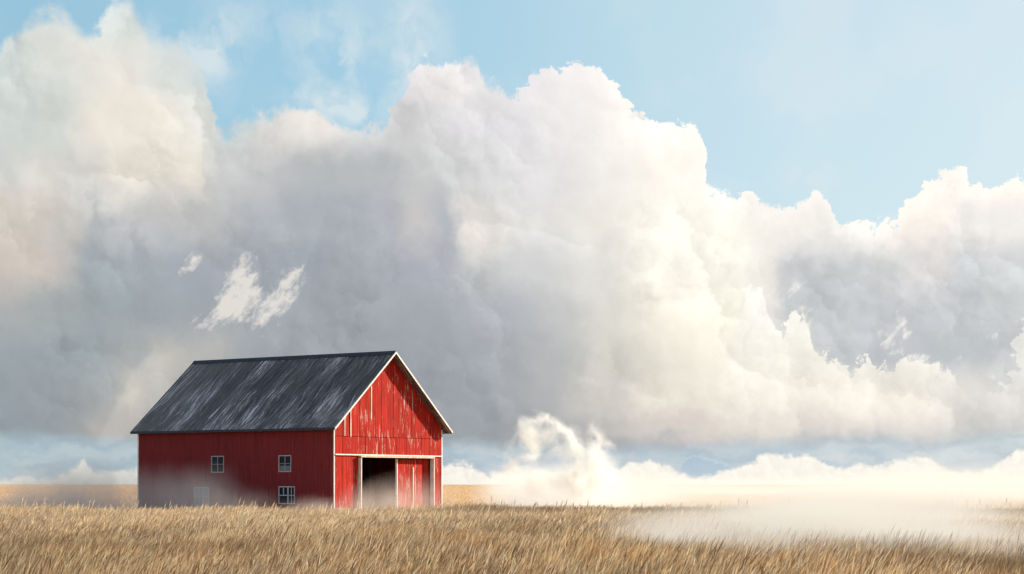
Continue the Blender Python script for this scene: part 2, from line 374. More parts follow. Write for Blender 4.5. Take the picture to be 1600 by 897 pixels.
# ---------------------------------------------------------------- terrain
def gz(x, y):
    """ground height"""
    s = lambda a, b, t: (lambda q: q * q * (3 - 2 * q))(np.clip((t - a) / (b - a), 0, 1))
    z = -.55 * s(104, 122, y) + .50 * s(170, 420, y)
    z = z + .10 * np.sin(y * .21 + .6 * np.sin(x * .06) + x * .015) * s(25, 45, y) * (1 - s(80, 100, y)) 
    z = z + .05 * np.sin(x * .23 + 1.3) * (1 - s(200, 400, y)) + .06 * np.sin(x * .071 + y * .02)* (1 - s(400, 900, y))
    return z
def build_ground():
    ys = np.concatenate([[-60, -20, 0, 10], np.arange(18, 150, 2.0), np.arange(150, 420, 10.), [450, 520, 620, 800, 1100, 1600, 2400, 4000, 9000, 20000]])
    xs = np.concatenate([[-20000, -6000, -2000, -800, -400, -200], np.arange(-120, 121, 3.0), [200, 400, 800, 2000, 6000, 20000]])
    X, Y = np.meshgrid(xs, ys); Z = gz(X, Y)
    v = np.stack([X, Y, Z], -1).reshape(-1, 3); nx = len(xs)
    f = [(j * nx + i, j * nx + i + 1, (j + 1) * nx + i + 1, (j + 1) * nx + i) for j in range(len(ys) - 1) for i in range(nx - 1)]
    m, n, out = mat("field_soil")
    geo = n.node('ShaderNodeNewGeometry')
    pz = n.vmath('MULTIPLY', geo.outputs['Position'], (.25, .25, 1))
    a = n.noise(pz, 2.5, 6, .65); b = n.noise(n.vmath('MULTIPLY', geo.outputs['Position'], (.01, .004, 1)), 3., 4, .6)
    c = n.mix(n.sstep(a, .35, .65), (.20, .13, .07, 1), (.50, .34, .19, 1))
    c = n.mix(n.sstep(b, .35, .7), c, (.42, .27, .14, 1))
    principled(n, out, c, .95, .05, a, .15)
    return tag(obj("ground", v, f, m, smooth=True), kind='structure')
build_ground()

# ---------------------------------------------------------------- barn
BX, BY, BA = -10.167, 114.832, 0.944     # near front corner, yaw of the long side
BL, BW = 15.94, 10.0
SO, FO, BO = .44, .46, .18               # overhangs: side, front, back
BZ = -.45                                # foundation level (world z)
ZE = 3.226 + EYE; ZR = 7.812 + EYE       # eave edge and ridge (world z)
K = (ZR - ZE) / (BW / 2 + SO)            # roof slope
# barn space: u = along the long side away from the gable, v = across the gable, z up
barn = bpy.data.objects.new("red_barn", None); COL.objects.link(barn)
lx, ly = -math.sin(BA), math.cos(BA); wx, wy = math.cos(BA), math.sin(BA)
# local x = u, local y = v is left-handed with z up (u x v points down), so v is stored negated
barn.matrix_world = Matrix(((lx, -wx, 0, BX), (ly, -wy, 0, BY), (0, 0, 1, 0), (0, 0, 0, 1)))
tag(barn, "weathered red wooden barn with dark grey gable roof standing in the tall grass", "barn")
class BB(MB):                            # builds in (u, v, z) and stores (u, -v, z)
    def build(s, name, m, parent=barn, smooth=False):
        s.v = [(a, -b, c) for a, b, c in s.v]; s.f = [q[::-1] for q in s.f]
        return obj(name, s.v, s.f, m, parent, smooth)
def u_at(px):                            # photo column -> u on the long wall
    t = (px - 800) / F; return (BX - t * BY) / (t * math.cos(BA) + math.sin(BA))
def v_at(px):                            # photo column -> v on the gable wall
    t = (px - 800) / F; return (t * BY - BX) / (math.cos(BA) - t * math.sin(BA))
def z_long(px, py): return EYE + (HY - py) * (BY + u_at(px) * math.cos(BA)) / F
def z_gab(px, py): return EYE + (HY - py) * (BY + v_at(px) * math.sin(BA)) / F

def red_mat(name, base, dark, peel_amt, weather=1.0):
    m, n, out = mat(name)
    tcn = n.node('ShaderNodeTexCoord'); O = tcn.outputs['Object']
    at = n.node('ShaderNodeAttribute'); at.attribute_name = 'board'; bt = E(n, at.outputs['Fac'])
    st = n.noise(n.vmath('MULTIPLY', O, (9, 9, .55)), 1.0, 6, .65)          # long vertical streaks
    st2 = n.noise(n.vmath('MULTIPLY', O, (28, 28, 1.1)), 1.0, 4, .6)
    c = n.mix(n.sstep(st, .38, .68), (*base, 1), (*dark, 1))
    c = n.mix(n.sstep(bt, .2, 1.0) * .45, c, (*dark, 1))
    c = n.mix(n.sstep(st2, .5, .8) * .35, c, (base[0] * 1.15, base[1] * 1.6, base[2] * 1.5, 1))
    if peel_amt:
        pm = n.noise(n.vmath('MULTIPLY', O, (6.5, 6.5, .75)), 1.0, 7, .72)
        lo = n.noise(n.vmath('MULTIPLY', O, (.5, .5, .35)), 1.0, 2, .5)
        fl = n.noise(O, 26., 5, .7)
        pk = n.sstep(pm + (lo - .5) * .35 + (fl - .5) * .16, .645 - peel_amt, .70 - peel_amt)
        c = n.mix(pk * .75, c, (.58, .44, .33, 1))
    grime = n.noise(n.vmath('MULTIPLY', O, (.5, .5, .5)), 1., 4, .6)
    c = n.mix(n.sstep(grime, .45, .75) * .3 * weather, c, (dark[0] * .8, dark[1] * 1.2, dark[2] * 1.2, 1))
    principled(n, out, c, .85, .08, st2 * .6 + st * .4, .012)
    return m
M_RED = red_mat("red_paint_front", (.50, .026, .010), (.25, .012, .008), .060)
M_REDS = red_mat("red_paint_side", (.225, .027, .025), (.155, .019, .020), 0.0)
def simple(name, col, col2, rough=.7, sc=(6, 6, 6), bd=.004, spec=.3):
    m, n, out = mat(name)
    tcn = n.node('ShaderNodeTexCoord'); a = n.noise(n.vmath('MULTIPLY', tcn.outputs['Object'], sc), 1., 6, .65)
    principled(n, out, n.mix(n.sstep(a, .35, .7), (*col, 1), (*col2, 1)), rough, spec, a, bd)
    return m
M_WHITE = simple("white_trim_paint", (.82, .76, .66), (.62, .55, .45), .6, (7, 7, 2.5))
M_DARKW = simple("bare_inner_wood", (.055, .042, .032), (.03, .022, .018), .9, (5, 5, 1))
M_BATTEN = simple("cream_batten_paint", (.70, .56, .40), (.5, .26, .17), .7, (9, 9, 1.2))
def roof_mat():
    m, n, out = mat("weathered_roof")
    tcn = n.node('ShaderNodeTexCoord'); O = tcn.outputs['Object']
    # slope coordinates: u, and s along the slope (v grows -> up); wavering
    wob = n.vmath('SCALE', n.vmath('SUBTRACT', n.noise(n.vmath('MULTIPLY', O, (.35, .35, .35)), 1., 3, .5, color=True), (.5, .5, .5)), 1.1)
    Q = n.vmath('ADD', O, n.vmath('MULTIPLY', wob, (1, 0, 0)))
    s1 = n.noise(n.vmath('MULTIPLY', Q, (4.2, .20, .20)), 1., 6, .65)
    s2 = n.noise(n.vmath('MULTIPLY', Q, (11., .36, .36)), 1., 5, .70)
    big = n.noise(n.vmath('MULTIPLY', Q, (.50, .16, .16)), 1., 4, .6)
    speck = n.noise(n.vmath('MULTIPLY', Q, (7, 2, 2)), 1., 6, .78)
    ox, _, _ = n.sep(O)
    c = n.mix(n.sstep(big, .38, .62), (.095, .067, .056, 1), (.20, .147, .122, 1))
    c = n.mix(n.sstep(s1, .50, .62) * .55, c, (.27, .225, .205, 1))
    c = n.mix(n.sstep(s2 + (big - .5) * .6, .55, .60) * .9, c, (.72, .64, .60, 1))
    c = n.mix(n.sstep(speck + (big - .5) * .5, .60, .68) * .7, c, (.62, .56, .53, 1))
    c = n.mix(n.sstep(s1, .44, .36) * .6, c, (.017, .015, .017, 1))
    s3 = n.noise(n.vmath('MULTIPLY', Q, (11., .5, .5)), 1., 3, .6)
    c = n.mix(n.sstep(s3, .50, .40) * .70, c, (.012, .010, .012, 1))
    c = n.mix(n.sstep(ox, 8., 16.) * .35, c, (.19, .155, .12, 1))
    principled(n, out, c, .62, .4, s1 * .5 + s2 * .5, .03)
    return m
M_ROOF = roof_mat()
M_ROOFED = simple("dark_roof_edge", (.045, .045, .05), (.02, .02, .025), .7)

def attr_board(o, vals):
    a = o.data.attributes.new('board', 'FLOAT', 'POINT'); a.data.foreach_set('value', vals)

def roof_z(v): return ZE - .10 + K * (min(v, BW - v) + SO)      # underside of the roof deck
rng = random.Random(5)
# gable boards, each a real board of its own depth
def boards(name, v0, v1, zlo, zhi, m, u0=0.0, wmin=.17, wmax=.27, parent=barn, th=.05, z_lo_jit=0.0, skip=None):
    b = BB(); vals = []; v = v0
    while v < v1 - 1e-3:
        wd = min(rng.uniform(wmin, wmax), v1 - v)
        if v1 - (v + wd) < .08: wd = v1 - v
        gap = .012; dep = rng.uniform(0, .022); tone = rng.random() ** 1.5
        a, c = v + gap / 2, v + wd - gap / 2
        za, zc = (zhi(a), zhi(c)) if callable(zhi) else (zhi, zhi)
        poly = [(a, zlo), (c, zlo), (c, zc)]
        mid = BW / 2
        if callable(zhi) and a < mid < c: poly.append((mid, zhi(mid)))
        poly.append((a, za)); n0 = len(b.v)
        b.prism(poly, 'u', u0 - dep - .0, u0 + th)
        vals += [tone] * (len(b.v) - n0); v += wd
    o = b.build(name, m, parent); attr_board(o, vals); return o

vD0, vD1, vDm = v_at(561), v_at(674.5), v_at(622)      # door opening and the edge of the sliding door
Z_TR = z_gab(522, 710)                                  # white rail level
Z_HD = z_gab(600, 716.0)                                # underside of the door header
Z_SM = z_gab(600, 684.0)                                # seam across the gable
g1 = boards("gable_wall", .06, BW - .06, Z_SM + .03, lambda v: roof_z(v) - .02, M_RED)
boards("upper_board_band", .06, BW - .06, Z_TR + .04, Z_SM, M_RED, u0=-.02, wmin=.24, wmax=.36)
boards("front_wall_panel", .06, vD0 - .05, BZ, Z_TR - .05, M_RED, u0=0.02, wmin=.26, wmax=.40)
boards("front_wall_panel", vD1 + .05, BW - .06, BZ, Z_TR - .05, M_RED, u0=0.02, wmin=.26, wmax=.40)
BB().box((.03, .06, Z_SM - .035), (.045, BW - .06, Z_SM + .05)).build("seam_board", M_DARKW)
# backing sheet so no light passes between the boards
bk = BB()
bk.prism([(.03, Z_TR - .02), (BW - .03, Z_TR - .02), (BW - .03, roof_z(BW - .03) - .03), (BW / 2, roof_z(BW / 2) - .03), (.03, roof_z(.03) - .03)], 'u', .055, .10)
bk.box((.075, .03, BZ), (.12, vD0 - .05, Z_TR - .02)); bk.box((.075, vD1 + .05, BZ), (.12, BW - .03, Z_TR - .02))
bk.build("inner_sheathing", M_DARKW)
# long side wall: wide flush boards
def long_wall(v_in, v_out, holes, m, name):
    """boards along u, with window holes cut as separate spans"""
    b = BB(); vals = []; u = .10; top = roof_z(max(v_in, 0) if v_in < 5 else BW) - .02
    cuts = sorted(set([.10, BL] + [h for q in holes for h in (q[0], q[1])]))
    for a, c in zip(cuts[:-1], cuts[1:]):
        k = max(1, round((c - a) / .28)); wd = (c - a) / k
        for i in range(k):
            p, q = a + i * wd + .003, a + (i + 1) * wd - .003; dep = rng.uniform(0, .006); tone = rng.random() ** 1.4
            hs = sorted([(h[2], h[3]) for h in holes if h[0] <= (p + q) / 2 <= h[1]])
            zs = [BZ] + [z for h in hs for z in h] + [top]
            for z0, z1 in zip(zs[0::2], zs[1::2]):
                n0 = len(b.v); lo, hi = (v_out - dep, v_in) if v_out < v_in else (v_in, v_out + dep)
                b.box((p, lo, z0), (q, hi, z1)); vals += [tone * .6] * (len(b.v) - n0)
    o = b.build(name, m); attr_board(o, vals); return o
WIN = [  # px: x0, x1, y0, y1, kind, (frame white?)
    (330.7, 350.0, 713.0, 738.0, 'four'), (436.0, 455.2, 712.0, 737.0, 'four_half'),
    (304.0, 326.8, 761.6, 792.0, 'curtain'), (436.0, 460.8, 760.6, 787.0, 'casement')]
holes = []
for x0, x1, y0, y1, kd in WIN:
    u1, u0 = u_at(x0), u_at(x1); zt = z_long((x0 + x1) / 2, y0); zb = z_long((x0 + x1) / 2, y1)
    holes.append((u0, u1, zb, zt))
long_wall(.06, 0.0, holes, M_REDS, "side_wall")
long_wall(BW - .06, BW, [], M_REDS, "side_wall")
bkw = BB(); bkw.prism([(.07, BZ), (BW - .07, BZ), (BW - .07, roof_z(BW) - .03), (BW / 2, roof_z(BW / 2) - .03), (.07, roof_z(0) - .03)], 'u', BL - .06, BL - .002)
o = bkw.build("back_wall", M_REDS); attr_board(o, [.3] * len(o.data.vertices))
BB().box((.14, .10, BZ - .3), (BL - .08, BW - .10, BZ + .55)).build("foundation", M_DARKW)

# windows
def glass_mat(name, col, rough=.08):
    m, n, out = mat(name); principled(n, out, (*col, 1), rough, .12); return m
M_GLASS = glass_mat("dark_window_glass", (.006, .007, .010), .35)
M_BLIND = glass_mat("grey_blind_pane", (.16, .155, .17), .5)
M_CURT = simple("pale_curtain_pane", (.26, .27, .27), (.15, .16, .165), .5, (7, 7, .6))
M_FRAME = simple("grey_window_paint", (.50, .43, .43), (.38, .32, .32), .6)
M_FRAMEL = simple("pale_window_paint", (.56, .55, .53), (.42, .40, .40), .6)
labels = {'four': "small dark four-pane window", 'four_half': "small window with grey blinded lower panes",
          'curtain': "pale curtained window low in the wall", 'casement': "low dark window of one wide and one narrow sash"}
for (u0, u1, zb, zt), (*_, kd) in zip(holes, WIN):
    fm = M_FRAMEL if kd in ('curtain', 'casement') else M_FRAME
    ft = .028; b = BB()                                   # frame ring standing proud of the wall
    b.box((u0 - .008, -.045, zt - ft), (u1 + .008, .05, zt + .02)); b.box((u0 - .008, -.045, zb - .02), (u1 + .008, .05, zb + ft))
    b.box((u0 - .008, -.043, zb + ft), (u0 + ft, .05, zt - ft)); b.box((u1 - ft, -.043, zb + ft), (u1 + .008, .05, zt - ft))
    wn = b.build("window", fm); tag(wn, labels[kd])
    um, zm = (u0 + u1) / 2, (zb + zt) / 2; mt = .02
    mu = BB()
    if kd.startswith('four'):
        mu.box((um - mt / 2, -.028, zb + ft), (um + mt / 2, .02, zt - ft)); mu.box((u0 + ft, -.031, zm - mt / 2), (u1 - ft, .022, zm + mt / 2))
    elif kd == 'curtain':
        for t in (.36, .66): uu = u0 + (u1 - u0) * t; mu.box((uu - .02, -.028, zb + ft), (uu + .02, .02, zt - ft))
        mu.box((u0 + ft, -.031, zt - .55), (u1 - ft, .022, zt - .52))
    else:
        us = u0 + (u1 - u0) * .42                        # mullion: the narrow sash lies towards the gable
        mu.box((us - .03, -.035, zb + ft), (us + .03, .03, zt - ft))
        zq = zt - .50
        mu.box((us + .045, -.028, zq - .025), (u1 - ft, .02, zq + .025)); mu.box(((us + u1) / 2 - .02, -.025, zq + .03), ((us + u1) / 2 + .02, .02, zt - ft - .05))
        mu.box((u0 + ft, -.028, zq - .02), (us - .045, .02, zq + .02)); mu.box(((us + u0) / 2 - .015, -.025, zb + ft), ((us + u0) / 2 + .015, .02, zt - ft))
    mu.build("muntin", fm, wn)
    if kd == 'four_half':
        BB().box((u0 + .01, .025, zm), (u1 - .01, .04, zt - .01)).build("pane", M_GLASS, wn)
        BB().box((u0 + .01, .022, zb + .01), (u1 - .01, .037, zm - .12)).build("blind", M_BLIND, wn)
        BB().box((u0 + .01, .027, zm - .12), (u1 - .01, .042, zm - .002)).build("pane", M_GLASS, wn)
    else:
        BB().box((u0 + .01, .025, zb + .01), (u1 - .01, .04, zt - .01)).build("pane", M_CURT if kd == 'curtain' else M_GLASS, wn)

# white trim
T = .11
BB().box((-.03, -.022, BZ), (.045, .040, ZE - .05)).build("corner_board", M_WHITE)
BB().box((-.04, BW - .050, BZ), (.075, BW + .025, ZE + .1)).build("corner_board", M_WHITE)
BB().box((BL - .04, -.035, BZ), (BL + .05, .045, ZE + .02)).build("corner_board", M_WHITE)
BB().box((-.075, .06, Z_TR - .035), (.04, BW - .06, Z_TR + .035)).build("cross_rail", M_WHITE)
# sliding door track and casing
BB().box((-.22, vD0 - .05, Z_HD + .03), (.0, vD1 + .05, Z_TR - .055)).build("door_header", M_BATTEN)
BB().box((-.20, vD0 - .035, BZ), (.10, vD0 + .025, Z_HD - .003)).build("door_post", M_WHITE)
BB().box((-.20, vD1 - .025, BZ), (.10, vD1 + .035, Z_HD - .003)).build("door_post", M_WHITE)
dr = boards("sliding_door", vDm + .06, vD1 - .12, BZ + .05, Z_HD - .03, M_RED, u0=.13, wmin=.22, wmax=.34)
tag(dr, "red board sliding door with peeling paint, half open")
BB().box((.06, vDm - .035, BZ), (.19, vDm + .035, Z_HD - .02)).build("edge_stile", M_WHITE, dr)
bt = BB().box((.075, v_at(647.6) - .05, BZ + .3), (.12, v_at(647.6) + .045, z_gab(648, 730))).build("batten", M_BATTEN, dr)
for px, y0, y1, wd in ((547.4, 640, 682.5, .09), (538, 652, 681, .07), (579.6, 603, 655, .085)):
    v = v_at(px); z1 = min(z_gab(px, y0), roof_z(v) - .15)
    BB().box((-.045, v - wd / 2, z_gab(px, y1)), (-.021, v + wd / 2, z1)).build("batten", M_BATTEN)
# roof: two ribbed slopes, ridge cap, fascia and rake boards
def slope(side):
    """one slope of ribbed sheeting; side -1 near (v small), +1 far"""
    import numpy as np
    per = .42; nU = int((BL + FO + BO) / per * 8); us = np.linspace(-FO, BL + BO, nU + 1); nV = 26
    h = .035 * np.clip(np.cos((us / per) * 2 * np.pi) * 1.6 - .8, 0, 1)
    vs_, fs = [], []
    rg = np.random.RandomState(3 + side)
    for j in range(nV + 1):
        t = j / nV
        v = -SO + (BW / 2 + SO) * t; z = ZE + K * (v + SO)
        lap = .018 * ((1 - (t * 5) % 1) if t < 1 else 0)
        for i, u in enumerate(us):
            hh = h[i] + lap + .012 * math.sin(u * .9 + t * 3) + rg.uniform(-.003, .003)
            vs_.append((u, v if side < 0 else BW - v, z + hh))
    k = nU + 1
    for j in range(nV):
        for i in range(nU):
            q = (j * k + i, j * k + i + 1, (j + 1) * k + i + 1, (j + 1) * k + i)
            fs.append(q if side < 0 else q[::-1])
    # underside deck
    n0 = len(vs_); y0, y1 = (-SO, BW / 2) if side < 0 else (BW + SO, BW / 2)
    for u in (-FO, BL + BO):
        for v, z in ((y0, ZE), (y1, ZR)):
            vs_.append((u, v, z - .005)); vs_.append((u, v, z - .09))
    a = [n0 + i for i in range(8)]
    for q in ((0, 2, 3, 1), (4, 5, 7, 6), (0, 1, 5, 4), (1, 3, 7, 5), (0, 4, 6, 2)):
        fs.append(tuple(a[i] for i in q))
    b = BB(); b.v = vs_; b.f = fs
    return b.build("roof_slope", M_ROOF)
slope(-1); slope(1)
BB().prism([(BW / 2 - .22, ZR - .22 * K + .035), (BW / 2, ZR + .035), (BW / 2 + .22, ZR - .22 * K + .035), (BW / 2 + .22, ZR - .22 * K + .06), (BW / 2, ZR + .085), (BW / 2 - .22, ZR - .22 * K + .06)], 'u', -FO - .01, BL + BO + .01).build("ridge_cap", M_ROOFED)
def rake(u0, u1, m, th=.12, up=.03):
    for s in (-1, 1):
        f = (lambda v: v) if s < 0 else (lambda v: BW - v)
        pts = [(f(-SO - .03), ZE - .03 * K + up), (f(BW / 2 - .0 if s < 0 else BW / 2), ZR + up), (f(BW / 2), ZR + up - th), (f(-SO - .03), ZE - .03 * K + up - th)]
        BB().prism(pts, 'u', u0, u1).build("rake_board", m)
rake(-FO - .05, -FO - .004, M_WHITE)
rake(BL + BO + .004, BL + BO + .05, M_ROOFED)
BB().box((-FO, -SO - .035, ZE - .12), (BL + BO, -SO - .004, ZE + .015)).build("fascia", M_ROOFED)
BB().box((-FO, BW + SO + .004, ZE - .12), (BL + BO, BW + SO + .035, ZE + .015)).build("fascia", M_ROOFED)
# inside: posts and tie beams glimpsed through the door
for u in (4.0, 8.0, 12.0):
    b = BB()
    for v in (2.2, 7.8): b.box((u - .12, v - .12, BZ), (u + .12, v + .12, roof_z(v) - .05))
    b.box((u - .1, .1, ZE - .6), (u + .1, BW - .1, ZE - .35)).build("inner_frame", M_DARKW)

# ---------------------------------------------------------------- grass
def grass_mat():
    m, n, out = mat("dry_grass")
    geo = n.node('ShaderNodeNewGeometry'); Pw = geo.outputs['Position']
    at = n.node('ShaderNodeAttribute'); at.attribute_name = 'tint'; r = E(n, at.outputs['Fac'])
    ah = n.node('ShaderNodeAttribute'); ah.attribute_name = 'hgt'; h = E(n, ah.outputs['Fac'])
    oi = n.node('ShaderNodeObjectInfo'); rr = E(n, oi.outputs['Random'])
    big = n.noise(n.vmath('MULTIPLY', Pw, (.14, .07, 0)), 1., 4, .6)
    shade_band = n.noise(n.vmath('MULTIPLY', Pw, (.07, .16, 0)), 1., 4, .6)
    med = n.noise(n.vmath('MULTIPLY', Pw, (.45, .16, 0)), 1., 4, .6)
    c = n.ramp(r, [(0, (.09, .050, .028)), (.26, (.20, .12, .065)), (.36, (.59, .37, .185)), (.65, (.84, .59, .325)), (1, (.97, .80, .52))])
    orange = (.78, .38, .13, 1); green = (.27, .26, .13, 1); mauve = (.32, .21, .145, 1)
    _, py_, _ = n.sep(Pw)
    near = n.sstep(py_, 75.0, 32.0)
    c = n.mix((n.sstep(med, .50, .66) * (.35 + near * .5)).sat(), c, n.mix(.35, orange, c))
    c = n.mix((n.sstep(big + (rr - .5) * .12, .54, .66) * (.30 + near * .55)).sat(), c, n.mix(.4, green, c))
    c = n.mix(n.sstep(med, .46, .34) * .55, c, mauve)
    tus = n.noise(n.vmath('MULTIPLY', Pw, (1.1, .42, 0)), 1., 3, .6)
    nr2 = n.sstep(py_, 100.0, 30.0) * .6 + .4
    c = n.mix((n.sstep(tus + (rr - .5) * .16, .54, .62) * nr2 * .65).sat(), c, n.mix(.5, c, (.74, .40, .14, 1)))
    c = n.mix((n.sstep(tus + (rr - .5) * .16, .44, .36) * nr2 * .55).sat(), c, n.mix(.45, c, (.20, .15, .07, 1)))
    c = n.mix(n.sstep(rr, .80, .88) * nr2 * .6, c, (.13, .075, .04, 1))
    c = n.mix(n.sstep(rr, .20, .14) * nr2 * .5, c, (.90, .68, .36, 1))
    c = n.mix(n.sstep(shade_band, .50, .66) * .62, c, (.24, .15, .085, 1))  # dark streaks: shade of the rolling ground painted into the grass colour
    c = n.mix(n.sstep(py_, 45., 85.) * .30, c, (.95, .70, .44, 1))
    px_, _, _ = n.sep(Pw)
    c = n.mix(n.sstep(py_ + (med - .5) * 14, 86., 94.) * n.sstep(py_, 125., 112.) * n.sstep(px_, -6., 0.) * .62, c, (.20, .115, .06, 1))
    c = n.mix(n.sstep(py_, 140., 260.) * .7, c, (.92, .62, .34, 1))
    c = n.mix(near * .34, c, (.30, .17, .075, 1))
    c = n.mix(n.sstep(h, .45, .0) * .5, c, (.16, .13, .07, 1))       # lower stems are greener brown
    d = n.node('ShaderNodeBsdfDiffuse'); n.put(d.inputs[0], c)
    t = n.node('ShaderNodeBsdfTranslucent'); n.put(t.inputs[0], c)
    ms = n.node('ShaderNodeMixShader'); ms.inputs[0].default_value = .28
    n.t.links.new(d.outputs[0], ms.inputs[1]); n.t.links.new(t.outputs[0], ms.inputs[2]); n.t.links.new(ms.outputs[0], out.inputs[0])
    return m
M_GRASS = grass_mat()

def clump(seed, radius, nb, hmin, hmax, width, headw, headfrac=.55, lean=.35):
    rg = np.random.RandomState(seed); V_, F_, T_, H_ = [], [], [], []
    for _ in range(nb):
        a = rg.uniform(0, 2 * math.pi); rad = radius * math.sqrt(rg.rand())
        x, y = rad * math.cos(a), rad * math.sin(a)
        L = rg.uniform(hmin, hmax); tint = rg.rand() ** 1.15; L *= (1.18 if rg.rand() < .07 else 1.0)
        ln = lean * rg.uniform(.4, 1.6); da = rg.normal(0, .55)       # the wind blows towards +x
        lx_, ly_ = math.cos(da) * ln, math.sin(da) * ln
        head = rg.rand() < headfrac; wd = width * rg.uniform(.6, 1.3)
        fa = rg.uniform(-.9, .9); wxv, wyv = math.cos(fa), math.sin(fa)
        ns = 5 if head else 4; n0 = len(V_)
        def pt(t): 
            b = t * t
            return (x + lx_ * L * (b + .15 * t), y + ly_ * L * (b + .15 * t), L * (t - .28 * ln * b) )
        prof = [(0, wd * .8), (.35, wd * .75), (.66, wd * .55)]
        if head: prof += [(.74, headw * .5), (.86, headw * rg.uniform(.8, 1.2)), (1.0, headw * .12)]
        else: prof += [(.88, wd * .35), (1.0, wd * .05)]
        for t, q in prof:
            px_, py_, pz_ = pt(t)
            V_.append((px_ - wxv * q / 2, py_ - wyv * q / 2, pz_)); V_.append((px_ + wxv * q / 2, py_ + wyv * q / 2, pz_))
            tt = min(1, tint + (.22 if head and t > .7 and tint > .3 else 0)); T_ += [tt, tt]; H_ += [t, t]
        for i in range(len(prof) - 1):
            q = n0 + 2 * i; F_.append((q, q + 1, q + 3, q + 2))
    me = bpy.data.meshes.new("grass_clump"); me.from_pydata(V_, [], F_); me.update(); me.materials.append(M_GRASS)
    for nm, arr in (('tint', T_), ('hgt', H_)):
        at = me.attributes.new(nm, 'FLOAT', 'POINT'); at.data.foreach_set('value', arr)
    return me

def scatter(name, label, pts, variants, scale_rng, seed):
    """one stuff object: a cloud of points carrying clumps through geometry nodes"""
    rg = np.random.RandomState(seed); n = len(pts)
    me = bpy.data.meshes.new(name); me.from_pydata([tuple(p) for p in pts], [], []); me.update()
    rot = rg.normal(0, .22, n); sc = rg.uniform(*scale_rng, n)
    pa = np.array(pts, float)
    sc = sc * (1 + .13 * np.sin(pa[:, 0] * 1.9 + 2 * np.sin(pa[:, 1] * .7)) * np.sin(pa[:, 1] * 1.1 + pa[:, 0] * .6) + .10 * np.sin(pa[:, 0] * .55 + pa[:, 1] * .21))
    a = me.attributes.new('rot', 'FLOAT', 'POINT'); a.data.foreach_set('value', rot)
    a = me.attributes.new('scl', 'FLOAT', 'POINT'); a.data.foreach_set('value', sc)
    a = me.attributes.new('idx', 'INT', 'POINT'); a.data.foreach_set('value', rg.randint(0, len(variants), n).astype(np.int32))
    o = bpy.data.objects.new(name, me); COL.objects.link(o); tag(o, label, "grass", kind='stuff')
    src = bpy.data.collections.new(name + "_clumps")           # not linked to the scene
    for i, vm in enumerate(variants):
        src.objects.link(bpy.data.objects.new("grass_clump", vm))
    ng = bpy.data.node_groups.new(name, 'GeometryNodeTree')
    ng.interface.new_socket('Geometry', in_out='INPUT', socket_type='NodeSocketGeometry')
    ng.interface.new_socket('Geometry', in_out='OUTPUT', socket_type='NodeSocketGeometry')
    N, Lk = ng.nodes, ng.links
    gi, go = N.new('NodeGroupInput'), N.new('NodeGroupOutput')
    iop = N.new('GeometryNodeInstanceOnPoints'); ci = N.new('GeometryNodeCollectionInfo')
    ci.inputs['Collection'].default_value = src; ci.inputs['Separate Children'].default_value = True; ci.inputs['Reset Children'].default_value = True
    def attr(nm, tp='FLOAT'):
        q = N.new('GeometryNodeInputNamedAttribute'); q.data_type = tp; q.inputs['Name'].default_value = nm; return q.outputs['Attribute']
    cx = N.new('ShaderNodeCombineXYZ'); Lk.new(attr('rot'), cx.inputs[2])
    sx = N.new('ShaderNodeCombineXYZ'); s_ = attr('scl'); sx.inputs[0].default_value = 1; sx.inputs[1].default_value = 1; Lk.new(s_, sx.inputs[2])
    iop.inputs['Pick Instance'].default_value = True
    Lk.new(gi.outputs[0], iop.inputs['Points']); Lk.new(ci.outputs[0], iop.inputs['Instance'])
    Lk.new(attr('idx', 'INT'), iop.inputs['Instance Index']); Lk.new(cx.outputs[0], iop.inputs['Rotation']); Lk.new(sx.outputs[0], iop.inputs['Scale'])
    Lk.new(iop.outputs[0], go.inputs[0])
    md = o.modifiers.new("grass", 'NODES'); md.node_group = ng
    return o

def in_barn(x, y, m):
    rx, ry = x - BX, y - BY
    u = rx * lx + ry * ly; v = rx * wx + ry * wy
    return (-m < u) & (u < BL + m) & (-m < v) & (v < BW + m)
def field(y0, y1, spacing, seed, margin=1.35, cull=0.0):
    rg = np.random.RandomState(seed); P_ = []
    y = y0
    while y < y1:
        half = y * .2547 * margin + 4; k = int(2 * half / spacing)
        xs = -half + (np.arange(k) + rg.rand(k)) * spacing; yy = y + rg.uniform(-.5, .5, k) * spacing
        ok = ~in_barn(xs, yy, cull) if cull else np.ones(k, bool)
        xs, yy = xs[ok], yy[ok]
        P_.append(np.stack([xs, yy, gz(xs, yy) - .03], -1)); y += spacing
    return np.concatenate(P_)
near_v = [clump(10 + i, .75, 230, .34, .82, .010, .019, .45, .33) for i in range(6)]
mid_v = [clump(30 + i, 1.1, 280, .36, .84, .015, .026, .5, .40) for i in range(6)]
far_v = [clump(50 + i, 4.0, 420, .45, .80, .06, .09, .5, .36) for i in range(5)]
vfar_v = [clump(70 + i, 16., 700, .45, .85, .22, .34, .5, .36) for i in range(4)]
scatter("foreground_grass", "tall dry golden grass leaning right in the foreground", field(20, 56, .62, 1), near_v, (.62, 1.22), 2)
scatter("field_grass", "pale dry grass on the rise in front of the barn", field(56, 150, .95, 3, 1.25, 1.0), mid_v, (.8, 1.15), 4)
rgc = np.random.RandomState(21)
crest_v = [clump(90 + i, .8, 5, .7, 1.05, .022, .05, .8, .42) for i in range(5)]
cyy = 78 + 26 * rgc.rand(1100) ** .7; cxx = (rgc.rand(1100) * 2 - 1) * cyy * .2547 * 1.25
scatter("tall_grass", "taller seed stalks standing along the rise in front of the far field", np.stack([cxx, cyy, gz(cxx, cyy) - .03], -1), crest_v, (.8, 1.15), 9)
scatter("distant_grass", "flat tan grass of the distant field behind the barn", field(150, 620, 5.2, 5, 1.3), far_v, (.8, 1.2), 6)
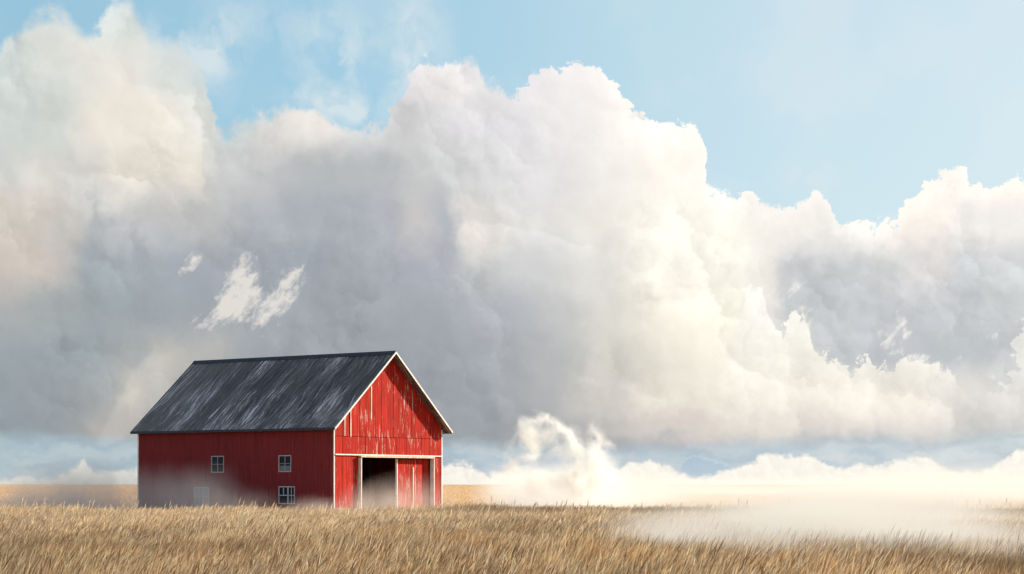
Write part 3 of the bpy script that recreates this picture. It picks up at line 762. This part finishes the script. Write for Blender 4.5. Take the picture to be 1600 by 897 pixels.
scatter("horizon_grass", "golden grassland running out to the horizon", field(620, 3000, 24., 7, 1.25), vfar_v, (.8, 1.3), 8)

# ---------------------------------------------------------------- mist
def mist(name, label, lo, hi, build, color=(.64, .60, .53), aniso=0.0, step=None):
    c = Vector([(a + b) / 2 for a, b in zip(lo, hi)])
    b = MB().box([a - q for a, q in zip(lo, c)], [a - q for a, q in zip(hi, c)])
    m, n, out = mat(name)
    geo = n.node('ShaderNodeTexCoord')
    pos = n.vmath('ADD', geo.outputs['Object'], tuple(c))
    v = n.node('ShaderNodeVolumePrincipled'); v.inputs['Color'].default_value = (*color, 1)
    v.inputs['Anisotropy'].default_value = aniso
    n.put(v.inputs['Density'], build(n, pos)); n.t.links.new(v.outputs[0], out.inputs['Volume'])
    o = b.build(name, m); o.location = c
    tag(o, label, "mist", kind='stuff')
    return o
def ell(n, p, c, r):
    d = n.vmath('MULTIPLY', n.vmath('SUBTRACT', p, c), tuple(1 / q for q in r))
    return n.math('EXPONENT', n.vmath('DOT_PRODUCT', d, d, out=1) * -1.0)
def at(px, y): return (px - 800) / F * y
def zt(py, y): return EYE + (HY - py) / F * y
def warp(n, p, sc, amt, det=3):
    return n.vmath('ADD', p, n.vmath('SCALE', n.vmath('SUBTRACT', n.noise(p, sc, det, .55, color=True), (.5, .5, .5)), amt))

# fog lying over the far field, right of the barn, its upper edge rolling
def far_fog(n, p):
    q = warp(n, p, .035, 8.0); _, _, z = n.sep(q); x, y, z0 = n.sep(p)
    nz = n.noise(n.vmath('MULTIPLY', p, (1, .5, 2)), .03, 4, .55)
    topz = 1.1 + (nz - .38) * 7
    d = n.sstep(z0, topz + 1.6, topz - 1.8)
    side = n.sstep(x / y, (735 - 800) / F, (860 - 800) / F)
    return d * side * .018 * n.lstep(nz, .3, .7, .4, 1.3)
mist("far_fog", "bright bank of fog over the far field right of the barn", (-16, 150, -.9), (170, 420, 8.5), far_fog, (.845, .81, .74))
def low_fog(n, p):
    q = warp(n, p, .22, 1.6, 3)
    def e(px, y, z, r): return ell(n, q, (at(px, y), y, z), r)
    d = e(1070, 44, .90, (1.5, 7, .36)) * .9 + e(1180, 52, .92, (2.2, 9, .42)) * .9 + e(1300, 50, .95, (2.4, 11, .46)) \
        + e(1420, 48, .92, (1.9, 9, .44)) * 1.05 + e(1325, 80, .9, (3.2, 12, .60)) * 1.0 + e(1420, 80, .95, (2.6, 12, .65)) * .9 \
        + e(1215, 66, .8, (1.8, 7, .40)) * .45 + e(1500, 44, .85, (1.0, 6, .38)) * .7
    tx = n.noise(n.vmath('MULTIPLY', q, (1, .35, 1.6)), .45, 5, .6)
    return (d * n.lstep(tx, .32, .68, .55, 1.5) - .09).max(0) * .165
mist("low_mist", "pale mist lying in the grass at the right of the foreground", (2, 30, -.3), (32, 104, 2.8), low_fog, (.755, .72, .645))
def barn_fog(n, p):
    q = warp(n, p, .40, 1.2, 4); tx = n.noise(n.vmath('MULTIPLY', q, (1, 1, .45)), .9, 5, .6)
    def at3(px, y, z): return (at(px, y), y, z)
    d = ell(n, q, at3(285, 114, 1.0), (2.6, 3.0, 1.5)) * 1.1 + ell(n, q, at3(330, 114, 1.6), (.9, 2.5, 1.3)) * .45 + ell(n, q, at3(372, 113, .7), (1.8, 2.5, .8)) * .8 \
      + ell(n, q, at3(492, 110, .35), (1.4, 2, .60)) * 1.4 + ell(n, q, at3(120, 118, .7), (3.4, 4, 1.7)) * 2.4 + ell(n, q, at3(10, 116, .5), (3.5, 4, .8)) * .9 \
      + ell(n, q, at3(592, 114.6, .8), (1.2, 1.6, 1.0)) * 1.5 + ell(n, q, at3(650, 117, .9), (1.8, 2, 1.15)) * 1.2 + ell(n, q, at3(552, 112.5, .6), (.9, 1.4, 1.0)) * 1.0
    return (d * n.lstep(tx, .3, .7, .25, 1.6) - .06).max(0) * .15
mist("barn_mist", "thin mist drifting along the foot of the barn walls", (-36, 106, -.8), (-2, 126, 4.8), barn_fog, (.93, .80, .69))
def wisp(n, p):
    q = warp(n, p, .42, 1.3, 4); q = warp(n, q, 1.4, .50, 3)
    Y = 138.
    def seg(a, b, r):
        A = Vector((at(a[0], Y), 0, zt(a[1], Y))); B = Vector((at(b[0], Y), 0, zt(b[1], Y))); d = B - A; L = d.length
        ang = math.atan2(d.z, d.x); c = (A + B) / 2
        v = n.vmath('SUBTRACT', q, (c.x, Y, c.z))
        ro = n.node('ShaderNodeVectorRotate', rotation_type='Y_AXIS'); n.put(ro.inputs['Vector'], v); ro.inputs['Angle'].default_value = ang
        v = n.vmath('MULTIPLY', E(n, ro.outputs[0]), (1 / (L * .62), 1 / (r * 1.6), 1 / r))
        return n.math('EXPONENT', n.vmath('DOT_PRODUCT', v, v, out=1) * -1.0)
    d = None
    for s_ in [((800,690),(812,676),.16),((818,664),(850,650),.26),((850,650),(886,676),.30),((884,676),(906,706),.30),((822,668),(836,706),.42),((842,708),(806,722),.26),((795,708),(806,760),.42),
               ((902,705),(892,765),.46),((932,690),(924,765),.50),((950,700),(958,694),.22)]:
        e = seg(*s_[:2], s_[2]); d = e if d is None else d + e
    def veil(px, py, rx, rz):
        return ell(n, q, (at(px, Y), Y, zt(py, Y)), (rx / F * Y, 1.1, rz / F * Y))
    tex = n.noise(q, 1.1, 5, .68)
    sheet = veil(850, 682, 34, 24) * .42 + veil(884, 706, 20, 30) * .35 + veil(935, 722, 26, 26) * .50 + veil(905, 745, 60, 18) * .4 + veil(835, 748, 40, 20) * .45 \
        + veil(850, 775, 62, 26) * .25 + veil(925, 775, 50, 24) * .25
    hole = veil(868, 722, 17, 12)
    return ((d * 1.6 + sheet * 1.5) * n.lstep(tex, .38, .60, .04, 2.0) * (1.0 - hole * .9) - .10).max(0) * .62
mist("mist_plume", "curling wisp of mist rising beside the barn", (at(765, 138), 135.5, -.6), (at(985, 138), 140.5, 8.0), wisp, (.97, .945, .88))
def near_wall(n, p):
    q = warp(n, p, .25, 2.5, 4)
    d = ell(n, q, (at(850, 144), 152, .9), (4.0, 8, 2.2)) * 1.1 + ell(n, q, (at(925, 144), 152, 1.1), (2.4, 8, 2.0)) * .8 + ell(n, q, (at(1000, 144), 152, .7), (3.6, 7, 1.0)) * .5
    return (d - .08).max(0) * .13
mist("ground_mist", "dense mist on the ground under the rising wisp", (at(730, 145), 141, -.8), (at(1080, 145), 166, 4.5), near_wall, (.93, .90, .83))
